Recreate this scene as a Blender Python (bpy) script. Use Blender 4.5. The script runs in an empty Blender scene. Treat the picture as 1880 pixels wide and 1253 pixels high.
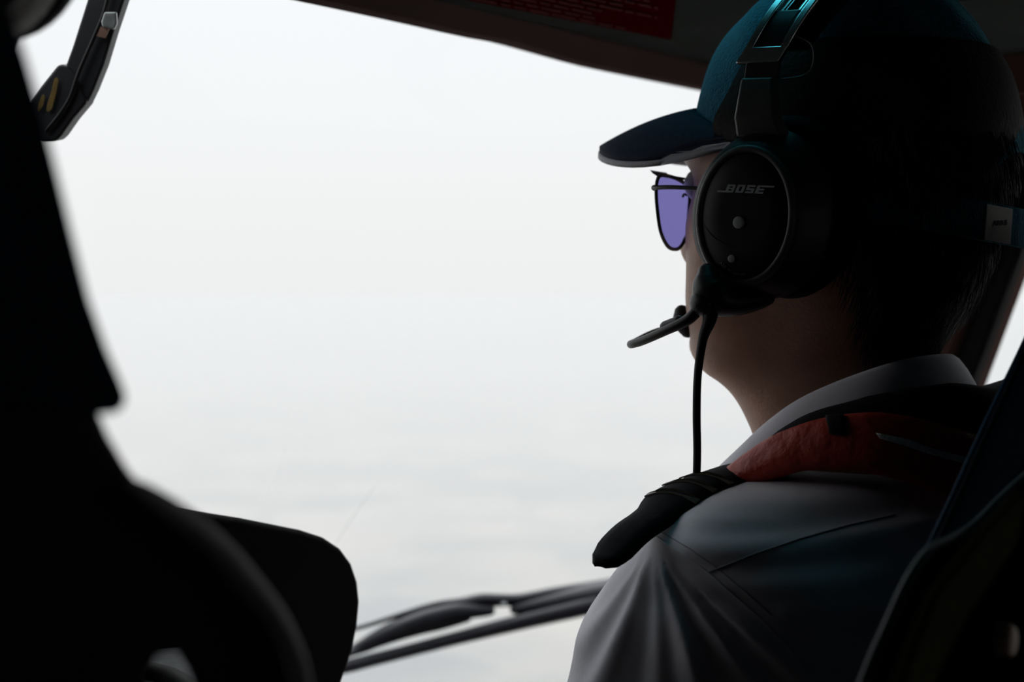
import bpy, bmesh, math, random
import numpy as np
from mathutils import Vector, Matrix, Euler
from mathutils.bvhtree import BVHTree
random.seed(7); rng = np.random.default_rng(7)
S = bpy.context.scene; COL = S.collection
R = math.radians; PI = math.pi

# ------------------------------------------------------------------ camera
CAM = Vector((0, 0, 1.2)); FPX = 50/36*1880; PITCH = math.atan((626.5-540)/FPX)
cd = bpy.data.cameras.new('camera'); cam = bpy.data.objects.new('camera', cd); COL.objects.link(cam)
cam.location = CAM; cam.rotation_euler = (PI/2-PITCH, 0, 0)
cd.lens = 50; cd.sensor_width = 36; cd.clip_start = .02; cd.clip_end = 200000
cd.dof.use_dof = True; cd.dof.focus_distance = .845; cd.dof.aperture_fstop = 6.0
S.camera = cam

def ray(px, py):
    x = (px-940)/FPX; y = (626.5-py)/FPX
    d = Vector((x, math.cos(PITCH)+y*math.sin(PITCH), -math.sin(PITCH)+y*math.cos(PITCH)))
    return d/d.y
def P(px, py, d): return CAM + ray(px, py)*d
def frame(ang, org, pitch=0, roll=0):
    return Matrix.Translation(org) @ Matrix.Rotation(R(ang), 4, 'Z') @ Matrix.Rotation(R(pitch), 4, 'Y') @ Matrix.Rotation(R(roll), 4, 'X')
MA = frame(140, (0, 0, 0))                       # the aircraft: x forward, y left, z up
MAI = MA.inverted()
MB_ = frame(135, P(1560, 735, .93))              # pilot's trunk, origin at the neck base
MH = frame(148, (.2135, .928, 1.256), pitch=-3)  # pilot's head, origin between the ears
def A(f, r, z): return MA @ Vector((f, -r, z))   # forward, right, height
def rayA(px, py, f):                             # where the sight line meets the cross-plane at forward distance f
    d = ray(px, py); fd = (MAI.to_3x3() @ d).x
    return CAM + d*(f/fd)

# ------------------------------------------------------------------ materials
def nodes(m): m.use_nodes = True; return m.node_tree, m.node_tree.nodes.get('Principled BSDF')
def mat(name, col, rough=.6, spec=.5, metal=0, sheen=0, sheencol=None, nscale=0, namt=.25, bump=0, bscale=200, coat=0, bdist=.001):
    m = bpy.data.materials.new(name); nt, b = nodes(m); N = nt.nodes; L = nt.links
    b.inputs['Roughness'].default_value = rough; b.inputs['Specular IOR Level'].default_value = spec
    b.inputs['Metallic'].default_value = metal; b.inputs['Base Color'].default_value = (*col, 1)
    b.inputs['Sheen Weight'].default_value = sheen; b.inputs['Coat Weight'].default_value = coat
    if sheencol: b.inputs['Sheen Tint'].default_value = (*sheencol, 1)
    tc = N.new('ShaderNodeTexCoord')
    if nscale:
        n = N.new('ShaderNodeTexNoise'); n.inputs['Scale'].default_value = nscale; n.inputs['Detail'].default_value = 4
        L.new(tc.outputs['Object'], n.inputs['Vector'])
        r = N.new('ShaderNodeValToRGB')
        r.color_ramp.elements[0].position = .3; r.color_ramp.elements[1].position = .7
        r.color_ramp.elements[0].color = (*[c*(1-namt) for c in col], 1); r.color_ramp.elements[1].color = (*[min(1, c*(1+namt)) for c in col], 1)
        L.new(n.outputs['Fac'], r.inputs['Fac']); L.new(r.outputs['Color'], b.inputs['Base Color'])
    if bump:
        n2 = N.new('ShaderNodeTexNoise'); n2.inputs['Scale'].default_value = bscale; n2.inputs['Detail'].default_value = 5
        L.new(tc.outputs['Object'], n2.inputs['Vector'])
        bp = N.new('ShaderNodeBump'); bp.inputs['Strength'].default_value = bump; bp.inputs['Distance'].default_value = bdist
        L.new(n2.outputs['Fac'], bp.inputs['Height']); L.new(bp.outputs['Normal'], b.inputs['Normal'])
    return m
def glass(name, tint, refl=.04, rough=.0):
    m = bpy.data.materials.new(name); m.use_nodes = True; nt = m.node_tree; N = nt.nodes; N.clear()
    o = N.new('ShaderNodeOutputMaterial'); t = N.new('ShaderNodeBsdfTransparent'); t.inputs[0].default_value = (*tint, 1)
    g = N.new('ShaderNodeBsdfGlossy'); g.inputs['Roughness'].default_value = rough; mx = N.new('ShaderNodeMixShader')
    mx.inputs[0].default_value = refl
    nt.links.new(t.outputs[0], mx.inputs[1]); nt.links.new(g.outputs[0], mx.inputs[2]); nt.links.new(mx.outputs[0], o.inputs[0])
    return m
M = dict(
 skin=mat('skin', (.36, .19, .13), .5, .35, nscale=45, namt=.14, bump=.35, bscale=420),
 hair=mat('dark_hair', (.022, .018, .016), .45, .5),
 haircap=mat('dark_hair_base', (.012, .010, .009), .8, .2, bump=.8, bscale=300),
 shirt=mat('white_shirt', (.76, .75, .81), .75, .2, sheen=.15, nscale=300, namt=.03, bump=.15, bscale=1500, bdist=.0003),
 seam=mat('shirt_seam', (.36, .36, .40), .8, .2, nscale=900, namt=.3),
 black_cloth=mat('black_cloth', (.010, .011, .014), .9, .15, nscale=200, namt=.3, bump=.3, bscale=900),
 gold=mat('dull_gold_braid', (.04, .032, .012), .5, .5, nscale=900, namt=.4),
 red=mat('red_nylon', (.45, .040, .018), .55, .4, nscale=60, namt=.12, bump=.8, bscale=70, bdist=.004),
 reflect=mat('grey_reflective_tape', (.8, .8, .8), .5, .5, nscale=800, namt=.35),
 trouser=mat('navy_trouser_cloth', (.012, .014, .022), .9, .2, nscale=200),
 shoe=mat('black_leather', (.01, .01, .01), .35, .5, nscale=60),
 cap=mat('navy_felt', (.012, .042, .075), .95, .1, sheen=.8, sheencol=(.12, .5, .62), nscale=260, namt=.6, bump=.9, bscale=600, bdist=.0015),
 brim=mat('navy_brim_cloth', (.010, .017, .040), .8, .25, nscale=300, bump=.3, bscale=900),
 brimedge=mat('pale_brim_piping', (.42, .42, .46), .7, .3, nscale=400, namt=.1),
 label=mat('white_woven_label', (.62, .60, .56), .8, .2, nscale=900, namt=.08),
 ink=mat('dark_ink', (.03, .03, .04), .7, .2, nscale=100),
 plastic=mat('black_plastic', (.010, .010, .0105), .45, .4, nscale=200, namt=.1, bump=.1, bscale=1500, bdist=.0002),
 plastic2=mat('charcoal_plastic', (.06, .057, .055), .45, .5, nscale=200, namt=.1),
 rubber=mat('black_rubber', (.01, .01, .01), .6, .4, nscale=100),
 leather=mat('black_ear_leather', (.003, .003, .0035), .8, .12, nscale=100, bump=.3, bscale=300),
 magnes=mat('silver_magnesium', (.80, .84, .85), .25, .6, metal=1, nscale=300, namt=.06),
 logo=mat('grey_print', (.50, .51, .53), .6, .3, nscale=500, namt=.05),
 dot=mat('grey_button', (.36, .36, .36), .5, .4, nscale=500, namt=.05),
 frame=mat('black_wire', (.012, .012, .014), .3, .6, nscale=100),
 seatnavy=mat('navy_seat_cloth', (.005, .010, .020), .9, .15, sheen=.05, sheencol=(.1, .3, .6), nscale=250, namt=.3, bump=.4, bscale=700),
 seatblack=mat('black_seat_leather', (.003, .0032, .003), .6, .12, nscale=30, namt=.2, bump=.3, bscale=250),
 edge_tube=mat('grey_piping', (.34, .32, .31), .5, .4, nscale=200, namt=.1),
 seatshell=mat('matt_black_shell', (.003, .0032, .0032), 1, 0, nscale=30, namt=.2),
 shell_highlight=mat('painted_edge_highlight', (.16, .175, .18), .5, .4, nscale=100, namt=.1),
 olive=mat('olive_webbing', (.035, .033, .018), 1, 0, nscale=400, namt=.25),
 stitch=mat('blue_stitching', (.02, .055, .11), .7, .3, nscale=500),
 beige=mat('beige_button', (.4, .29, .22), .6, .3, nscale=100),
 ceil=mat('dark_grey_green_lining', (.030, .034, .032), 1, .0, nscale=30, namt=.08, bump=.2, bscale=500),
 trim=mat('brown_grey_trim', (.085, .055, .052), 1, .05, nscale=8, namt=.12),
 wall=mat('dark_cabin_lining', (.09, .085, .085), .9, .2, nscale=20),
 wallb=mat('grey_rear_lining', (.34, .33, .34), .9, .2, nscale=20),
 pillar=mat('brown_pillar_lining', (.050, .026, .022), 1, .05, nscale=12, namt=.15),
 pillarb=mat('black_pillar_edge', (.005, .005, .005), .8, .1, nscale=12),
 floor=mat('dark_cabin_floor', (.02, .02, .02), .9, .2, nscale=20),
 placard=mat('dark_red_placard', (.035, .0008, .001), 1, .0, nscale=20, namt=.05),
 printing=mat('pale_placard_print', (.07, .022, .022), 1, 0, nscale=100),
 panel=mat('black_instrument_panel', (.006, .006, .006), .9, .1, nscale=60),
 lever=mat('charcoal_lever', (.014, .015, .019), .5, .45, nscale=150, namt=.2),
 yellow=mat('dull_yellow_mark', (.2, .13, .03), .6, .3, nscale=200, namt=.2),
 copper=mat('coppery_metal', (.42, .26, .20), .4, .6, metal=.7, nscale=200),
 steel=mat('grey_metal', (.40, .43, .43), .35, .6, metal=.6, nscale=150, namt=.2),
 steelpad=mat('pale_grey_pad', (.09, .095, .10), .8, .1, nscale=90, namt=.1),
 greycup=mat('grey_shell', (.20, .19, .17), .6, .3, nscale=150),
 wiperm=mat('black_wiper', (.010, .012, .020), .45, .5, nscale=50),
 wiperl=mat('pale_wiper_glint', (.35, .37, .4), .4, .5, metal=.3, nscale=50),
)
MG = glass('clear_windshield', (.985, .99, .99), .012)
MT = glass('teal_roof_glass', (.26, .76, .84), .05)
ML = glass('violet_lens', (.44, .415, .67), .02)

# ------------------------------------------------------------------ mesh helpers
def obj(name, verts, faces, m, parent=None, smooth=True, world=None):
    me = bpy.data.meshes.new(name); me.from_pydata([tuple(v) for v in verts], [], [tuple(f) for f in faces]); me.update()
    bm = bmesh.new(); bm.from_mesh(me); bmesh.ops.recalc_face_normals(bm, faces=bm.faces[:]); bm.to_mesh(me); bm.free()
    if smooth: me.polygons.foreach_set('use_smooth', [True]*len(me.polygons))
    if m: me.materials.append(m)
    o = bpy.data.objects.new(name, me); COL.objects.link(o)
    if parent is not None: put(o, parent)
    return o
def put(o, parent):
    o.parent = parent; o.matrix_parent_inverse = wm(parent).inverted()
def wm(o):
    if o.parent is None: return o.matrix_basis.copy()
    return wm(o.parent) @ o.matrix_parent_inverse @ o.matrix_basis
def empty(name, loc, label, cat, group=None, rot=0):
    o = bpy.data.objects.new(name, None); COL.objects.link(o); o.location = loc; o.rotation_euler = (0, 0, rot)
    o.empty_display_size = .05; return tag(o, label, cat, group)
def tag(o, label=None, cat=None, group=None, kind=None):
    for k, v in (('label', label), ('category', cat), ('group', group), ('kind', kind)):
        if v: o[k] = v
    return o
def sub(o, n=1):
    md = o.modifiers.new('sub', 'SUBSURF'); md.levels = n; md.render_levels = n; return o
def bev(o, w, seg=3):
    md = o.modifiers.new('bev', 'BEVEL'); md.width = w; md.segments = seg; md.limit_method = 'ANGLE'; md.angle_limit = R(35); md.harden_normals = True; return o
def T(mtx, pts): return [mtx @ Vector(p) for p in pts]
def loft(rings, cap0=True, cap1=True, closed=True):
    n = len(rings[0]); V = [v for r in rings for v in r]; F = []
    for i in range(len(rings)-1):
        for j in range(n if closed else n-1):
            a = i*n+j; b = i*n+(j+1) % n; F.append((a, b, b+n, a+n))
    if cap0: F.append(tuple(range(n)))
    if cap1: F.append(tuple(range(len(V)-n, len(V))))
    return V, F
def join(*parts):
    V = []; F = []
    for v, f in parts:
        o = len(V); V += list(v); F += [tuple(i+o for i in q) for q in f]
    return V, F
def catmull(pts, n=6):
    pts = [Vector(p) for p in pts]; out = []
    for i in range(len(pts)-1):
        p0 = pts[max(i-1, 0)]; p1 = pts[i]; p2 = pts[i+1]; p3 = pts[min(i+2, len(pts)-1)]
        for k in range(n):
            t = k/n
            out.append(.5*((2*p1)+(p2-p0)*t+(2*p0-5*p1+4*p2-p3)*t*t+(3*p1-p0-3*p2+p3)*t**3))
    out.append(pts[-1]); return out
def interp(xs, ys, t): return float(np.interp(t, xs, ys))
def tube(path, rad, n=12, smooth=6, flat=None, up=None, capr=True):
    """round (or flattened) tube; rad number or list per control point; flat=(a,b) section multipliers"""
    k = len(path); P_ = catmull(path, smooth) if smooth > 1 else [Vector(p) for p in path]
    rr = rad if isinstance(rad, (list, tuple)) else [rad]*k
    rings = []; u = Vector(up) if up else None; m = len(P_)
    for i, p in enumerate(P_):
        t = (P_[min(i+1, m-1)]-P_[max(i-1, 0)]).normalized()
        if u is None: u = Vector((0, 0, 1)) if abs(t.z) < .9 else Vector((1, 0, 0))
        base = Vector(up) if up else u
        s = t.cross(base).normalized(); w = s.cross(t).normalized(); u = w if not up else u
        r = interp(range(k), rr, i/(m-1)*(k-1)); a, b = flat or (1, 1)
        rings.append([p + s*math.cos(q)*r*a + w*math.sin(q)*r*b for q in [2*PI*j/n for j in range(n)]])
    if capr:
        def end(ring, p, t, r):
            return [[p + t*r*math.sin(h) + (v-p)*math.cos(h) for v in ring] for h in (R(35), R(65), R(85))]
        t1 = (P_[-1]-P_[-2]).normalized(); t0 = (P_[0]-P_[1]).normalized()
        b = min(flat) if flat else 1
        rings = end(rings[0], P_[0], t0, rr[0]*b)[::-1] + rings + end(rings[-1], P_[-1], t1, rr[-1]*b)
    return loft(rings)
def ellipsoid(c, r, mtx=None, nu=16, nv=10):
    rings = []
    for i in range(nv+1):
        a = -PI/2+PI*(i+.02)/(nv+.04)
        rings.append([Vector((c[0]+r[0]*math.cos(a)*math.cos(b), c[1]+r[1]*math.cos(a)*math.sin(b), c[2]+r[2]*math.sin(a))) for b in [2*PI*j/nu for j in range(nu)]])
    V, F = loft(rings)
    return ([mtx @ v for v in V] if mtx else V), F
def box(x0, x1, y0, y1, z0, z1, mtx=None):
    V = [Vector((x, y, z)) for x in (x0, x1) for y in (y0, y1) for z in (z0, z1)]
    F = [(0, 1, 3, 2), (4, 6, 7, 5), (0, 4, 5, 1), (2, 3, 7, 6), (0, 2, 6, 4), (1, 5, 7, 3)]
    return ([mtx @ v for v in V] if mtx else V), F
def boxA(f0, f1, r0, r1, z0, z1): return box(f0, f1, -r1, -r0, z0, z1, MA)
def prism(poly, vec):
    """poly: list of 3D points, extruded by vec"""
    n = len(poly); V = [Vector(p) for p in poly]+[Vector(p)+Vector(vec) for p in poly]
    F = [tuple(range(n)), tuple(range(2*n-1, n-1, -1))]+[(i, (i+1) % n, (i+1) % n+n, i+n) for i in range(n)]
    return V, F
def sel(th, rx, ry, e=2.0):
    c, s = math.cos(th), math.sin(th)
    return rx*math.copysign(abs(c)**(2/e), c), ry*math.copysign(abs(s)**(2/e), s)
def remesh(V, F, voxel, smooth_it=4):
    o = obj('tmp', V, F, None); md = o.modifiers.new('r', 'REMESH'); md.mode = 'VOXEL'; md.voxel_size = voxel; md.use_smooth_shade = True
    if smooth_it:
        s = o.modifiers.new('s', 'SMOOTH'); s.iterations = smooth_it; s.factor = .5
    dg = bpy.context.evaluated_depsgraph_get(); me = bpy.data.meshes.new_from_object(o.evaluated_get(dg))
    bpy.data.objects.remove(o); return me
def meshobj(name, me, m, parent):
    me.name = name; me.materials.clear(); me.materials.append(m); o = bpy.data.objects.new(name, me); COL.objects.link(o)
    me.polygons.foreach_set('use_smooth', [True]*len(me.polygons))
    if parent is not None: put(o, parent)
    return o
def bvh_of(me):
    return BVHTree.FromPolygons([v.co.copy() for v in me.vertices], [tuple(p.vertices) for p in me.polygons])
def hit(bv, px, py, off=.0):
    d = ray(px, py).normalized(); h = bv.ray_cast(CAM, d)
    if h[0] is None: return None
    return h[0] + h[1]*(off if h[1].dot(d) < 0 else -off)
def textmesh(s, size, extrude=.0002):
    c = bpy.data.curves.new('t', 'FONT'); c.body = s; c.size = size; c.extrude = extrude; c.align_x = 'CENTER'; c.resolution_u = 3
    o = bpy.data.objects.new('t', c); COL.objects.link(o); dg = bpy.context.evaluated_depsgraph_get()
    me = bpy.data.meshes.new_from_object(o.evaluated_get(dg)); V = [v.co.copy() for v in me.vertices]; F = [tuple(p.vertices) for p in me.polygons]
    bpy.data.objects.remove(o); bpy.data.meshes.remove(me); return V, F

# ------------------------------------------------------------------ world
w = bpy.data.worlds.new('hazy_sky'); S.world = w; w.use_nodes = True; nt = w.node_tree; N = nt.nodes; L = nt.links
bg = N['Background']; tc = N.new('ShaderNodeTexCoord'); sp = N.new('ShaderNodeSeparateXYZ'); rp = N.new('ShaderNodeValToRGB')
L.new(tc.outputs['Generated'], sp.inputs[0]); L.new(sp.outputs['Z'], rp.inputs['Fac']); L.new(rp.outputs['Color'], bg.inputs['Color'])
e = rp.color_ramp.elements
e[0].position = 0; e[0].color = (.885, .89, .892, 1); e[1].position = 1; e[1].color = (1.6, 1.65, 1.7, 1)
for p_, c_ in ((.06, (.905, .912, .912)), (.12, (.93, .945, .957)), (.2, (.95, .97, .99)), (.4, (1.0, 1.02, 1.05))):
    q = rp.color_ramp.elements.new(p_); q.color = (*c_, 1)
bg.inputs['Strength'].default_value = 1.0

# ------------------------------------------------------------------ the ground and the haze above it
GZ = -500
gm = bpy.data.materials.new('hazy_fields'); nt, b = nodes(gm); N = nt.nodes; L = nt.links
tc = N.new('ShaderNodeTexCoord'); n1 = N.new('ShaderNodeTexVoronoi'); n1.inputs['Scale'].default_value = .0045
n2 = N.new('ShaderNodeTexNoise'); n2.inputs['Scale'].default_value = .0028; n2.inputs['Detail'].default_value = 6
L.new(tc.outputs['Object'], n1.inputs['Vector']); L.new(tc.outputs['Object'], n2.inputs['Vector'])
r1 = N.new('ShaderNodeValToRGB'); r1.color_ramp.elements[0].color = (.125, .15, .175, 1); r1.color_ramp.elements[1].color = (.47, .43, .36, 1)
r1.color_ramp.elements[0].position = .40; r1.color_ramp.elements[1].position = .62
L.new(n2.outputs['Fac'], r1.inputs['Fac'])
sv = N.new('ShaderNodeSeparateColor'); L.new(n1.outputs['Color'], sv.inputs[0])
r2 = N.new('ShaderNodeValToRGB'); r2.color_ramp.elements[0].color = (.14, .165, .185, 1); r2.color_ramp.elements[1].color = (.58, .53, .45, 1)
L.new(sv.outputs[0], r2.inputs['Fac'])
mx = N.new('ShaderNodeMixRGB'); mx.inputs[0].default_value = .5; L.new(r1.outputs[0], mx.inputs[1]); L.new(r2.outputs[0], mx.inputs[2])
L.new(mx.outputs[0], b.inputs['Base Color']); b.inputs['Roughness'].default_value = .95
g = obj('ground', [(-60000, -60000, GZ), (60000, -60000, GZ), (60000, 60000, GZ), (-60000, 60000, GZ)], [(0, 1, 2, 3)], gm)
tag(g, 'pale fields far below, almost lost in the haze', 'ground', kind='structure')
hm = bpy.data.materials.new('haze'); hm.use_nodes = True; nt = hm.node_tree; N = nt.nodes; N.clear()
o_ = N.new('ShaderNodeOutputMaterial'); vs = N.new('ShaderNodeVolumeScatter'); HD = 1/2200; HA = .865; vs.inputs['Color'].default_value = (1, 1, 1, 1)
vs.inputs['Density'].default_value = HD*HA; vs.inputs['Anisotropy'].default_value = .1
va = N.new('ShaderNodeVolumeAbsorption'); va.inputs['Color'].default_value = (0, 0, 0, 1); va.inputs['Density'].default_value = HD*(1-HA)
ad = N.new('ShaderNodeAddShader'); nt.links.new(vs.outputs[0], ad.inputs[0]); nt.links.new(va.outputs[0], ad.inputs[1]); nt.links.new(ad.outputs[0], o_.inputs['Volume'])
V, F = box(-59000, 59000, -59000, 59000, GZ+.5, -15)
hz = obj('haze_layer', V, F, hm, smooth=False); tag(hz, 'thick white haze lying over the ground below the aircraft', 'haze', kind='stuff')

# ------------------------------------------------------------------ cabin shell
def struct(name, V, F, m, smooth=False, label=None):
    o = obj(name, V, F, m, smooth=smooth); return tag(o, label, kind='structure')
CZ = 1.42
fl = struct('floor', *boxA(-.9, 1.22, -.40, 1.5, -.04, 0), M['floor'])
RW = (.42, .545, .72, 1.04)      # the roof window: f0 f1 r0 r1
parts = [boxA(-.9, RW[0], -.40, 1.38, CZ, CZ+.03), boxA(RW[1], .735, -.40, 1.38, CZ, CZ+.03),
         boxA(RW[0], RW[1], -.40, RW[2], CZ, CZ+.03), boxA(RW[0], RW[1], RW[3], 1.38, CZ, CZ+.03),
         boxA(RW[0]-.02, RW[0], RW[2]-.02, RW[3]+.02, CZ+.031, CZ+.1), boxA(RW[1], RW[1]+.02, RW[2]-.02, RW[3]+.02, CZ+.031, CZ+.1),
         boxA(RW[0], RW[1], RW[2]-.02, RW[2], CZ+.031, CZ+.1), boxA(RW[0], RW[1], RW[3], RW[3]+.02, CZ+.031, CZ+.1)]
struct('ceiling', *join(*parts), M['ceil'])
struct('window_3', *boxA(RW[0]-.01, RW[1]+.01, RW[2]-.01, RW[3]+.01, CZ+.1, CZ+.105), MT, label='teal tinted roof window above the pilot')
# header rail: brown trim along the top of the windshield, with a shallow moulded step
prof = [(.752, .200), (.745, .2025), (.7335, .219), (.7335, .226), (.79, .245), (.80, .215)]
rings = []
for i in range(61):
    r_ = -.36 + i*(1.36+.36)/60
    dz = -.003*math.tanh((r_-.86)*14) + .004*math.exp(-((r_-.90)/.05)**2) + .02*max(0, .64-r_)
    rings.append([A(f, r_, 1.2+z+dz*(1 if k < 2 else .3)) for k, (f, z) in enumerate(prof)])
struct('trim_1', *loft(rings), M['trim'], smooth=False, label='brown-grey header rail along the top of the windshield')
struct('wall_back', *join(boxA(-.94, -.9, -.40, 1.4, 0, .95), boxA(-.94, -.9, -.40, 1.4, 1.13, CZ+.03), boxA(-.94, -.9, -.40, .45, .95, 1.13), boxA(-.94, -.9, .85, 1.4, .95, 1.13)), M['wallb'])
struct('fill_window', *boxA(-.925, -.92, .45, .85, .95, 1.13), MG, label='small unseen window added in the rear wall for fill light')  # added opening behind the camera, lets fill light onto rear-facing surfaces
gp = [(.775, 1.425), (.93, 1.32), (1.06, 1.12), (1.15, .90), (1.20, .65), (1.20, .42)]      # windshield profile
side = [(-.9, 0), (1.2, 0), (1.2, .42)]+gp[::-1][1:]+[(.77, CZ+.03), (-.9, CZ+.03)]
RC, RB = .3, 1.17
def bow(f, th):            # plan outline of the nose: th 0 straight ahead .. 1 abeam on the right
    a = th*PI/2; e_ = 2/4.5
    return .3+(f-.3)*max(0, math.cos(a))**e_, RC+RB*max(0, math.sin(a))**e_
def sidewall(name, r0, r1, poly, lab=None):
    return struct(name, *prism([A(f, r0, z) for f, z in poly], A(0, r1, 0)-A(0, r0, 0)), M['wall'], label=lab)
sidewall('wall_left', -.40, -.36, side)
# right side: aft of the slanted pillar there is a door window
pA = (.497, 1.246); pB = (.545, 1.114)
k = (pB[0]-pA[0])/(pA[1]-pB[1])
def pil(z): return pA[0] + (pA[1]-z)*k*(1.0)
wz0, wz1 = .72, 1.36
fw = [(pil(wz1), wz1), (-.35, wz1), (-.35, wz0), (pil(wz0), wz0)]
V = []; F = []
wr = join(prism([A(f, 1.37, z) for f, z in [(-.9, 0), (pil(wz0)+.1, 0), (pil(wz0)+.1, wz0), (-.9, wz0)]], A(0, .03, 0)),
          prism([A(f, 1.37, z) for f, z in [(-.9, wz1), (pil(wz1), wz1), (pil(wz1), CZ+.03), (-.9, CZ+.03)]], A(0, .03, 0)),
          prism([A(f, 1.37, z) for f, z in [(-.9, wz0), (-.35, wz0), (-.35, wz1), (-.9, wz1)]], A(0, .03, 0)))
struct('wall_right', *wr, M['wall'])
struct('window_2', *prism([A(f, 1.385, z) for f, z in fw], A(0, .004, 0)), MG, label='side window in the cabin door behind the pilot')
def strip(name, off0, off1, z0, z1, r0, r1, m, lab):
    return bev(struct(name, *prism([A(pil(z0)+off0, r0, z0), A(pil(z0)+off1, r0, z0), A(pil(z1)+off1, r0, z1), A(pil(z1)+off0, r0, z1)], A(0, r1, 0)-A(0, r0, 0)), m, label=lab), .006)
strip('trim_2', .0, .024, .6, 1.38, 1.345, 1.37, M['pillarb'], 'black slanted pillar edge beside the side window')
strip('trim_3', .026, .075, .0, 1.41, 1.335, 1.46, M['pillar'], 'brown inner face of the slanted pillar behind the pilot')
struct('trim_4', *boxA(-.9, .75, 1.30, 1.37, 1.385, 1.42), M['pillar'], label='brown rail along the right edge of the roof')
# windshield
gpc = catmull([(f, 0, z) for f, z in gp], 5)
struct('light_blocker_left', *loft([[A(p.x-o_, r_, p.z) for p in gpc] for r_, o_ in ((-.38, 0), (.29, 0), (.29, .03), (-.38, .03))], False, False, closed=False), M['wall'], label='unseen opaque panel added over the left windshield to block light')  # opaque cover added to keep windshield light off the shirt yoke
rings = [[A(p.x, RC-.01, p.z) for p in gpc]]
for i in range(46):
    t = i/45*.75; rings.append([A(*bow(p.x, t), p.z) for p in gpc])
side_ = [[A(*bow(p.x-o_, .74+i/12*.19), p.z) for p in gpc] for i in range(13) for o_ in (0,)]
st6 = struct('light_blocker_right', *loft(side_, False, False, closed=False), M['pillarb'], label='dark panel added to block side light between windshield and slanted pillar')  # added side panel, cuts the light reaching the shirt from the right
md = st6.modifiers.new('s', 'SOLIDIFY'); md.thickness = .02
V, F = loft(rings, False, False, closed=False)
wsh = struct('window_1', V, F, MG, smooth=True, label='large clear windshield across the front of the cockpit')
bvW = bvh_of(wsh.data)
MS = bpy.data.materials.new('faint_streak'); MS.use_nodes = True; nt = MS.node_tree; N = nt.nodes; N.clear()
o_ = N.new('ShaderNodeOutputMaterial'); t_ = N.new('ShaderNodeBsdfTransparent'); d_ = N.new('ShaderNodeBsdfTranslucent'); x_ = N.new('ShaderNodeMixShader'); x_.inputs[0].default_value = .30
d_.inputs[0].default_value = (.95, .95, .95, 1); n_ = N.new('ShaderNodeTexNoise'); n_.inputs['Scale'].default_value = 80
nt.links.new(t_.outputs[0], x_.inputs[1]); nt.links.new(d_.outputs[0], x_.inputs[2]); nt.links.new(x_.outputs[0], o_.inputs[0])
for a_, b_, c_, w_ in (((692, 888), (655, 940), (612, 1005), .0022), ((528, 815), (500, 880), (478, 935), .0012)):
    q_ = []
    for p_ in (a_, b_, c_):
        dd = ray(*p_).normalized(); h_ = bvW.ray_cast(CAM, dd); q_.append(h_[0]-dd*.003)
    obj('streak', *tube(q_, [.0004, w_, w_], n=8, flat=(1, .15)), MS, wsh)  # thin pale translucent streaks laid just inside the glass
rings = [[A(1.2, -.36, z) for z in (0, .43)]]+[[A(*bow(1.2, i/30*.93), z) for z in (0, .43)] for i in range(31)]
wf = struct('wall_front', *loft(rings, False, False, closed=False), M['wall'])
md = wf.modifiers.new('s', 'SOLIDIFY'); md.thickness = .03

# placard on the ceiling
pc = empty('warning_placard', A(.66, .9, CZ-.001), 'dark red placard with lines of tiny pale print on the ceiling', 'sign')
def ceilpt(px, py, dz=0):
    d = ray(px, py); return CAM + d*((CZ-dz-CAM.z)/d.z)
c1 = ceilpt(1232, 71); c0 = ceilpt(880, 2)
ax = (c1-c0).normalized(); ay = Vector((-ax.y, ax.x, 0));
if (MAI.to_3x3() @ ay).x > 0: ay = -ay          # towards the rear
ay = (ceilpt(1240, 3)-c1).normalized(); c0 = c1 - ax*.46
W_, H_ = .46, .20
obj('plate', *prism([c0, c1, c1+ay*H_, c0+ay*H_], (0, 0, -.0012)), M['placard'], pc, smooth=False)
pv = []
for i, (a0, a1) in enumerate(((.0, .40), (.02, .365), (.02, .362), (.03, .38), (.03, .44), (.02, .40), (.0, .44), (.0, .43), (.0, .42), (.0, .4))):
    y0 = .012+i*.0185; x = a0
    while x < a1:
        l = random.uniform(.008, .028); l = min(l, a1-x)
        q = c0+ax*x+ay*y0+Vector((0, 0, -.0020)); pv.append(prism([q, q+ax*l, q+ax*l+ay*.008, q+ay*.008], (0, 0, -.0003))); x += l+.004
obj('printed_text', *join(*pv), M['printing'], pc, smooth=False)['kind'] = 'stuff'

# ------------------------------------------------------------------ pilot: body
person = empty('person', MB_ @ Vector((0, 0, -.62)), 'person in white shirt, navy cap and red life vest, seen from behind', 'person', rot=R(135))
HR = [ # front x,z ; back x,z ; half width ; exponent
 (.0, .130, -.02, .131, .012, 2), (.04, .122, -.05, .124, .042, 2), (.066, .105, -.076, .108, .060, 2.1), (.082, .08, -.092, .085, .071, 2.2),
 (.089, .055, -.099, .06, .0765, 2.2), (.092, .035, -.101, .04, .078, 2.25), (.087, .017, -.100, .02, .077, 2.3), (.085, 0, -.097, .0, .075, 2.35),
 (.086, -.018, -.092, -.02, .072, 2.35), (.086, -.035, -.086, -.035, .069, 2.3), (.086, -.052, -.079, -.05, .066, 2.25), (.085, -.067, -.071, -.062, .062, 2.2),
 (.083, -.08, -.064, -.072, .058, 2.1), (.081, -.092, -.059, -.082, .055, 2.05), (.074, -.101, -.056, -.092, .054, 2.0), (.064, -.106, -.054, -.100, .056, 2),
 (.056, -.113, -.054, -.110, .058, 2), (.049, -.128, -.056, -.122, .060, 2), (.042, -.148, -.060, -.135, .061, 2), (.035, -.175, -.066, -.150, .063, 2), (.03, -.21, -.078, -.175, .068, 2)]
def gs(v, c, s): return math.exp(-((v-c)/s)**2)
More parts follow.
